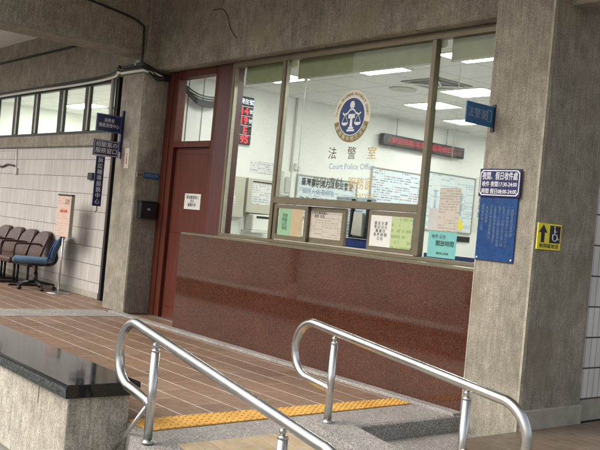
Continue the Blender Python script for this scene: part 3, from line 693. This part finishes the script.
text('無障礙坡道', .034, 'ink', (XF+.001, .145, 1.300), '+x', S, width=.23)
# projecting blue sign
S = thing('projecting_sign', 'small blue sign projecting from the right column into the window view', 'sign', (-4.06, -.14, 2.12))
box('panel', (-4.066, -4.054, -.315, .035-.04, 2.130, 2.283), 'signblue', S, .002)
box('bracket', (-4.075, -4.045, -.012, -.0, 2.10, 2.30), 'black', S)
for i, ch in enumerate('法警室'): text(ch, .075, 'ink_grey', (-4.052, -.272+i*.075, 2.205), '+x', S)
m = MB()
for a in ((-.085, -.035, 2.165, 2.170), (-.085, -.035, 2.245, 2.250), (-.085, -.080, 2.165, 2.25), (-.040, -.035, 2.165, 2.25)): m.box(-4.0535, -4.052, *a)
m.build('box_symbol', 'ink_grey', S)
# left column projecting signs
XL = -9.86
S = thing('projecting_sign', 'upper navy sign of two stacked signs projecting from the left column', 'sign', (XL, -.2, 2.2), 'projecting signs on the left column')
box('panel', (XL-.008, XL+.008, -.37, -.03, 2.205, 2.425), 'navy', S, .002)
text('消費者\n債務清理中心', .055, 'ink_white', (XL+.0095, -.20, 2.315), '+x', S, line=1.15, width=.28)
m = MB()
for a in ((-.365, -.035, 2.21, 2.214), (-.365, -.035, 2.416, 2.42), (-.365, -.361, 2.21, 2.42), (-.039, -.035, 2.21, 2.42)): m.box(XL+.0085, XL+.0095, *a)
m.build('border', 'ink_grey', S)
tag(MB().box(XL-.02, XL+.02, -.03, 0, 1.98, 2.50).box(XL-.012, XL+.012, -.012, 0.0, 1.9, 1.98).build('sign_bracket', 'navy'), 'dark vertical bracket bar holding the projecting signs on the left column', 'bracket')
S = thing('projecting_sign', 'lower navy sign with a white border and two lines on the left column', 'sign', (XL, -.2, 1.9), 'projecting signs on the left column')
box('panel', (XL-.008, XL+.008, -.38, -.035, 1.905, 2.105), 'navy', S, .002)
text('相驗案の\n服務窗口', .072, 'ink_white', (XL+.0095, -.205, 2.005), '+x', S, line=1.05, width=.29)
m = MB()
for a in ((-.37, -.045, 1.914, 1.919), (-.37, -.045, 2.091, 2.096), (-.37, -.365, 1.914, 2.096), (-.05, -.045, 1.914, 2.096)): m.box(XL+.0085, XL+.0095, *a)
m.build('border', 'ink_white', S)
S = thing('hanging_sign', 'narrow vertical navy sign hanging under the bordered sign', 'sign', (XL, -.27, 1.27))
box('panel', (XL-.006, XL+.006, -.325, -.21, 1.28, 1.90), 'navy', S, .002)
text('\n'.join('訴訟輔導服務中心'), .070, 'ink_white', (XL+.0075, -.268, 1.59), '+x', S, line=1.05)
MB().tube([(XL, -.26, 1.28), (XL, -.255, 1.24), (XL, -.27, 1.20)], .006, 6).build('hook', 'black', S)
n = thing('column_notice', 'small pale paper strip on the front of the left column', 'notice', (-9.69, 0, 1.78))
box('sheet', (-9.745, -9.635, -.003, 0, 1.78, 2.03), 'beige_paper', n); text('小\n心\n地\n滑', .035, 'ink_red', (-9.69, -.0045, 1.9), '-y', n)
S = thing('direction_sign', 'small blue direction sign on the side of the left column', 'sign', (-9.42, .24, 1.67))
box('panel', (-9.42, -9.41, .10, .315, 1.675, 1.745), 'signblue', S); box('symbol', (-9.42, -9.41, .01, .098, 1.68, 1.745), 'plaster', S)
text('法警室由此進', .042, 'ink_grey', (-9.408, .208, 1.71), '+x', S, width=.19)
m = MB(); 
for k in range(3): m.box(-9.4095, -9.4085, .025+.024*k, .037+.024*k, 1.69, 1.73)
m.build('mark', 'ink', S)
S = thing('suggestion_box', 'black metal box mounted on the side of the left column', 'box', (-9.42, .18, 1.18))
box('body', (-9.42, -9.33, .06, .285, 1.18, 1.385), 'black', S, .008); box('lid', (-9.42, -9.322, .055, .29, 1.385, 1.40), 'black', S); box('badge', (-9.33, -9.327, .155, .19, 1.285, 1.31), 'ink_grey', S)

# ------------------------------------------------------------------ pipes and cables on the concrete
tag(MB().tube(smooth([(-18, .31, 3.02), (-14, .31, 3.035), (-12, .31, 3.03), (-10.9, .30, 3.05), (-10.05, -.03, 3.0), (-9.95, -.035, 2.98), (-9.5, -.035, 2.975), (-9.385, -.02, 2.97), (-9.385, .15, 2.955), (-9.385, .33, 2.945)], 6), .018, 8).build('white_conduit', 'white'), 'white conduit running over the clerestory and around the left column', 'conduit')
m = MB(); random.seed(5)
for i in range(7):
    o = random.uniform(-.03, .03); s_ = random.uniform(0, .12) if i > 3 else .02
    m.tube(smooth([(-18, .29, 3.07+o*.4), (-14, .29, 3.075), (-12, .29, 3.07+o*.4), (-10.9, .27, 3.09), (-10.05, -.045, 3.045+o), (-9.95, -.05, 3.03+o), (-9.5, -.05, 3.03+o), (-9.38, -.03, 3.02+o), (-9.375, .15, 2.98+o-s_), (-9.375, .33, 2.93+o)], 6), .012, 6)
tag(m.build('black_cables', 'cable'), 'loose black cables beside the white conduit around the left column', 'cables')
tag(MB().tube(smooth([(-9.452, -2.7, 3.80), (-9.452, -1.2, 3.70), (-9.452, -.35, 3.60), (-9.452, -.08, 3.52), (-9.452, -.05, 3.42), (-9.44, -.045, 3.06)], 5), .014, 8).build('beam_cable', 'cable'), 'black cable along the big beam and down to the left column', 'cable')
tag(MB().box(-9.62, -9.54, -.04, 0, 3.03, 3.12, .006).ball((-9.58, -.05, 3.06), .024).build('junction_box', 'grey_paper'), 'small junction box at the top of the left column', 'junction box')
c = thing('wall_socket', 'thin white wire loop and socket high on the tiled wall', 'cable', (-14.5, .35, 1.7))
m = MB(); m.tube([(-15.4, .35, 2.085), (-14.28, .35, 2.085), (-14.22, .35, 1.72)], .010, 6); m.build('wire', 'white', c)
MB().tube(smooth([(-15.2, .34, 1.95), (-14.95, .34, 1.80), (-14.6, .34, 1.84), (-14.3, .34, 1.82)], 5), .014, 6).build('cable', 'cable', c); box('socket', (-14.28, -14.16, .33, .36, 1.68, 1.78), 'beige_metal', c)
tag(MB().box(-11.45, -11.30, .325, .36, 1.64, 1.74, .006).build('wall_switch', 'black'), 'little dark switch box on the tiled wall left of the hanging sign', 'switch')

# ------------------------------------------------------------------ waiting chairs, office chair, sign stand
def back_shell(m, x, w, y0, prof, th=.06):
    # prof: list of (dy, z, halfwidth) - a padded curved back, swept as rings of an ellipse
    rings = []
    for dy, z, hw in prof:
        ring = []
        for k in range(20):
            a = 2*PI*k/20; cx = math.copysign(abs(math.cos(a))**.6, math.cos(a))*hw; cy = math.copysign(abs(math.sin(a))**.8, math.sin(a))*th/2
            cy += -.05*(1-(cx/w)**2)*-1
            ring.append(m.bm.verts.new((x+cx, y0+dy+cy, z)))
        rings.append(ring)
    for a, b in zip(rings, rings[1:]):
        for k in range(20):
            f_ = m.bm.faces.new((a[k], a[(k+1) % 20], b[(k+1) % 20], b[k])); f_.smooth = True
    m.bm.faces.new(list(reversed(rings[0]))); m.bm.faces.new(rings[-1])
def wait_chair(x, y, label):
    t = thing('waiting_chair', label, 'chair', (x, y, 0), 'brown waiting chairs')
    m = MB(); back_shell(m, x, .26, y+.10, [(.0, .33, .19), (-.01, .39, .23), (.02, .50, .24), (.06, .62, .24), (.10, .72, .23), (.13, .78, .20), (.145, .81, .14), (.15, .82, .06)], .07)
    m.build('backrest', 'leather', t)
    m = MB(); m.box(x-.235, x+.235, y-.36, y+.14, .33, .42, .035, 4)
    for f_ in m.bm.faces: f_.smooth = True
    m.build('seat', 'leather', t)
    for s_ in (-1, 1):
        m = MB(); m.tube(smooth([(x+s_*.262, y-.30, .40), (x+s_*.27, y-.30, .58), (x+s_*.27, y-.25, .63), (x+s_*.27, y+.05, .63), (x+s_*.265, y+.12, .60)], 5), .016, 8)
        m.build('armrest', 'leather', t)
    box('under_beam', (x-.27, x+.27, y-.08, y-.01, .29, .35), 'black', t)
    for s_ in (-1, 1):
        m = MB(); m.tube([(x+s_*.2, y-.04, .32), (x+s_*.2, y-.04, .02)], .022, 8); m.box(x+s_*.2-.02, x+s_*.2+.02, y-.32, y+.16, 0, .03, .006); m.build('leg', 'black', t)
    return t
for x, lab in [(-12.62, 'brown padded waiting chair right beside the blue office chair'), (-13.16, 'middle brown padded waiting chair by the tiled wall'), (-13.70, 'brown padded waiting chair third from the blue office chair'), (-14.24, 'brown padded waiting chair at the far left end of the row')]:
    wait_chair(x, .02, lab)
x, y = -11.98, -.08
o = thing('office_chair', 'blue swivel office chair on a black star base', 'chair', (x, y, 0))
m = MB(); back_shell(m, x, .24, y+.17, [(.0, .42, .10), (.0, .46, .17), (.02, .54, .22), (.06, .65, .235), (.10, .74, .22), (.13, .81, .17), (.14, .84, .08)], .06); m.build('backrest', 'blue_fabric', o)
m = MB(); back_shell(m, x, .24, y+.125, [(.0, .45, .10), (.0, .48, .14), (.02, .56, .165), (.05, .64, .165), (.08, .71, .12), (.095, .74, .06)], .03); m.build('lumbar_pad', 'blue_pad', o)
m = MB(); m.box(x-.24, x+.24, y-.33, y+.16, .38, .46, .035, 4)
for f_ in m.bm.faces: f_.smooth = True
m.build('seat', 'blue_fabric', o)
MB().tube(smooth([(x, y+.02, .36), (x, y+.20, .37), (x, y+.27, .45), (x, y+.24, .62)], 5), .022, 8).build('back_bracket', 'black', o)
m = MB(); m.tube([(x, y, .38), (x, y, .22)], .022, 10); m.tube([(x, y, .24), (x, y, .09)], .034, 10); m.box(x-.13, x+.13, y-.10, y+.10, .345, .38, .01); m.build('gas_lift', 'black', o)
for k in range(5):
    a = 2*PI*k/5+.4; ex2, ey2 = x+.27*math.cos(a), y+.27*math.sin(a)
    m = MB(); m.tube([(x, y, .115), (ex2, ey2, .075)], [.026, .016], 8); l = m.build('leg', 'black', o)
    m = MB(); m.tube([(ex2-.02*math.sin(a), ey2+.02*math.cos(a), .028), (ex2+.02*math.sin(a), ey2-.02*math.cos(a), .028)], .028, 12); m.tube([(ex2, ey2, .08), (ex2, ey2, .03)], .008, 6); m.build('caster', 'black', l)
o.rotation_euler.z = -.42
x, y = -11.53, .087
S = thing('sign_stand', 'salmon pink notice board on a thin steel floor stand', 'sign stand', (x, y, 0))
MB().lathe([(.17, 0), (.17, .008), (.05, .018), (.02, .03)], (x, y, 0), 28).build('base', 'steel_dull', S)
MB().tube([(x, y, .02), (x, y, .85)], .014, 10).build('pole', 'steel_dull', S)
box('board', (x-.22, x+.22, y-.03, y+.01, .80, 1.38), 'salmon_print', S, .004)
box('edge_trim', (x-.225, x+.225, y-.035, y+.015, 1.38, 1.40), 'black', S); box('edge_trim', (x+.22, x+.235, y-.035, y+.015, .80, 1.38), 'alu_light', S)
text('公告', .08, 'ink_brown', (x+.10, y-.032, 1.29), '-y', S)
text('請依序排隊', .05, 'ink_red', (x, y-.032, 1.16), '-y', S)

# ------------------------------------------------------------------ handrails
def ball_joint(m, p, r): m.ball(p, r, 1, 1, 1, 12, 8)
def rail(y, xt, zt, slope, xe, posts, label, brace=False):
    t = thing('handrail', label, 'handrail', (xt, y, 0), 'stainless handrails of the ramp')
    R = .029; zz = lambda x: zt-slope*(x-xt)
    h = .37; rr = h/2
    # upper loop: semicircle at the high end, then the return to the first post
    cx = xt-.16; P = [Vector((posts[0]-.01, y, zz(posts[0])-h-.0))]
    n_ = 14; cz = zz(cx)-rr
    P += [Vector((posts[0]-.10, y, zz(posts[0]-.10)-h))]
    for k in range(n_+1):
        a = -PI/2-PI*k/n_; P.append(Vector((cx+.17*math.cos(a), y, cz+rr*math.sin(a))))
    P += [Vector((xt-.05, y, zz(xt-.05)))]
    P += [Vector((xt+(xe-xt)*k/6, y, zz(xt+(xe-xt)*k/6))) for k in range(7)]
    cz2 = zz(xe)-rr
    for k in range(1, n_+1):
        a = PI/2-PI*k/n_; P.append(Vector((xe+.19*math.cos(a), y, cz2+rr*math.sin(a)-.012*k/n_)))
    P += [Vector((posts[-1]+.10, y, zz(posts[-1]+.1)-h-.005)), Vector((posts[-1]+.01, y, zz(posts[-1])-h))]
    P = smooth(P, 3)
    m = MB(); m.tube(P, R, 20); m.build('rail', 'steel', t)
    for px in posts:
        m = MB(); g = zr(px)+(.03 if y > -1.5 else 0)
        m.tube([(px, y, g-.02), (px, y, zz(px)-.075)], .025, 16)
        m.tube([(px, y, zz(px)-.078), (px, y, zz(px)-.068), (px, y, zz(px)-.060)], [.027, .024, .012], 14)
        m.tube([(px, y, zz(px)-.065), (px, y, zz(px)-.01)], .011, 10); m.ball((px, y-.004, zz(px)-.045), .017, 1, 1, 1.1, 12, 8)
        p = m.build('post', 'steel', t)
        MB().lathe([(.034, 0), (.034, .008), (.029, .012), (.026, .02)], (px, y, g), 20).build('flange', 'steel_dull', p)
    for px in (posts[0], posts[-1]):
        m = MB(); m.ball((px-.015 if px == posts[0] else px+.02, y, zz(px)-h), .031, 1, 1, 1, 14, 10); m.build('weld', 'steel', t)
    if brace:
        MB().tube([(posts[0]-.03, y, zz(posts[0])-h-.01), (-4.63, y, -.22)], .012, 10).build('brace', 'steel', t)
    return t
rail(-1.304, -4.19, .628, .107, -2.80, [-4.13, -3.02], 'stainless handrail between ramp and steps, nearer the granite wall')
rail(-2.60, -4.25, .609, .16, -2.74, [-4.165, -2.99], 'stainless handrail in front beside the black topped parapet', True)

# ------------------------------------------------------------------ parapet
zp = .255
t = thing('parapet', 'low pale concrete parapet capped with a polished black slab', 'parapet', (-7.5, -2.7, -.34))
MB().box(-14, -4.64, -2.87, -2.465, -.345, zp-.08, .012, 2).build('wall', 'concrete_light', t)
MB().box(-14, -4.59, -2.905, -2.43, zp-.08, zp, .006, 2).build('coping', 'black_granite', t)
m = MB(); random.seed(9)
nn = 420; prev = None
for k in range(nn+1):
    xx = -14+(9.405)*k/nn
    prev_ = [m.bm.verts.new((xx, -2.9065-random.random()*.004*(1 if j in (1, 2) else .3), zp-.078+j*.02)) for j in range(4)]
    if prev:
        for j in range(3): m.bm.faces.new((prev[j], prev_[j], prev_[j+1], prev[j+1]))
    prev = prev_
m.build('rough_edge', 'black_rough', t)
box('joint_stain', (-5.06, -5.05, -2.8715, -2.869, .05, .17), 'ink_brown', t)

# ------------------------------------------------------------------ right side tiled wall
t = thing('tiled_wall', 'grey strip tiled side wall beyond the right column', 'wall', (-3.65, 4, 0), 'tiled walls')
box('tiling', (-3.72, -3.65, .75, 8, .16, 3.93), 'mosaic_side', t); box('plinth', (-3.72, -3.635, .75, 8, 0, .16), 'plaster', t)

# ------------------------------------------------------------------ courtyard planting (seen mirrored in the granite and glass)
def tree(x, y, h, r, label, seed, n=2600):
    rnd = random.Random(seed)
    t = thing('courtyard_tree', label, 'tree', (x, y, -.35), 'courtyard trees')
    m = MB(); m.tube(smooth([(x, y, -.4), (x+.05, y, h*.25), (x-.06, y+.05, h*.5), (x, y, h*.75)], 4), [.13-.006*i for i in range(13)], 10)
    for k in range(7):
        a = k*2.4; m.tube([(x, y, h*(.3+.05*k)), (x+r*.6*math.cos(a), y+r*.6*math.sin(a), h*(.5+.06*k))], [.05, .015], 6)
    m.build('trunk', 'bark', t)
    m = MB(); cl = [(x+rnd.gauss(0, r*.45), y+rnd.gauss(0, r*.45), h*.72+rnd.gauss(0, h*.15), rnd.uniform(.25, .5)*r) for _ in range(26)]
    for _ in range(n):
        c = rnd.choice(cl); p = Vector((c[0]+rnd.gauss(0, c[3]*.6), c[1]+rnd.gauss(0, c[3]*.6), c[2]+rnd.gauss(0, c[3]*.5)))
        u = Vector((rnd.gauss(0, 1), rnd.gauss(0, 1), rnd.gauss(0, .6))).normalized(); w = u.orthogonal().normalized(); s_ = rnd.uniform(.05, .12)
        m.bm.faces.new([m.bm.verts.new(p+q) for q in (-u*s_, w*s_*.45, u*s_, -w*s_*.45)])
    bm_ = m.bm; me = bpy.data.meshes.new('crown'); o0 = wloc(t); bmesh.ops.translate(bm_, vec=-o0, verts=bm_.verts); bm_.to_mesh(me); bm_.free(); me.materials.append(mat['leaf'])
    c = bpy.data.objects.new('crown', me); C.objects.link(c); c.parent = t
tree(-10.5, -9.0, 3.4, 1.3, 'courtyard tree nearest the parapet, behind the photographer', 1)
tree(-13.5, -11.5, 4.6, 1.8, 'tall courtyard tree farther out beyond the parapet', 2)
tree(-7.5, -12.5, 5.0, 2.0, 'broad courtyard tree standing behind the viewpoint', 3)
tree(-18.5, -10.0, 4.0, 1.7, 'courtyard tree at the far left end of the yard', 4)

# ------------------------------------------------------------------ light
w = bpy.data.worlds.new('World'); SC.world = w; w.use_nodes = True; nt = w.node_tree
sky = nt.nodes.new('ShaderNodeTexSky'); sky.sky_type = 'NISHITA'; sky.sun_disc = False
EL = math.radians(42); AZM = math.radians(-22)     # sun direction measured from -y toward -x
sd = Vector((math.sin(AZM)*math.cos(EL), -math.cos(AZM)*math.cos(EL), math.sin(EL)))
sky.sun_elevation = EL; sky.sun_rotation = math.atan2(sd.x, sd.y); sky.dust_density = 6.; sky.air_density = 1.2; sky.ozone_density = .6
hs = nt.nodes.new('ShaderNodeHueSaturation'); hs.inputs['Saturation'].default_value = .35
nt.links.new(sky.outputs[0], hs.inputs['Color']); nt.links.new(hs.outputs[0], nt.nodes['Background'].inputs[0])
nt.nodes['Background'].inputs[1].default_value = .14
su = bpy.data.lights.new('sun', 'SUN'); su.energy = .5; su.angle = math.radians(60); su.color = (1., .98, .95)
so = bpy.data.objects.new('sun', su); C.objects.link(so); so.rotation_euler = sd.to_track_quat('Z', 'Y').to_euler()
so.location = (0, -10, 20)
SC.view_settings.view_transform = 'Standard'; SC.view_settings.look = 'None'; SC.view_settings.gamma = 1; SC.view_settings.use_curve_mapping = False
SC.view_settings.exposure = .75
SC.render.engine = 'CYCLES'; SC.cycles.use_denoising = True; SC.cycles.max_bounces = 8
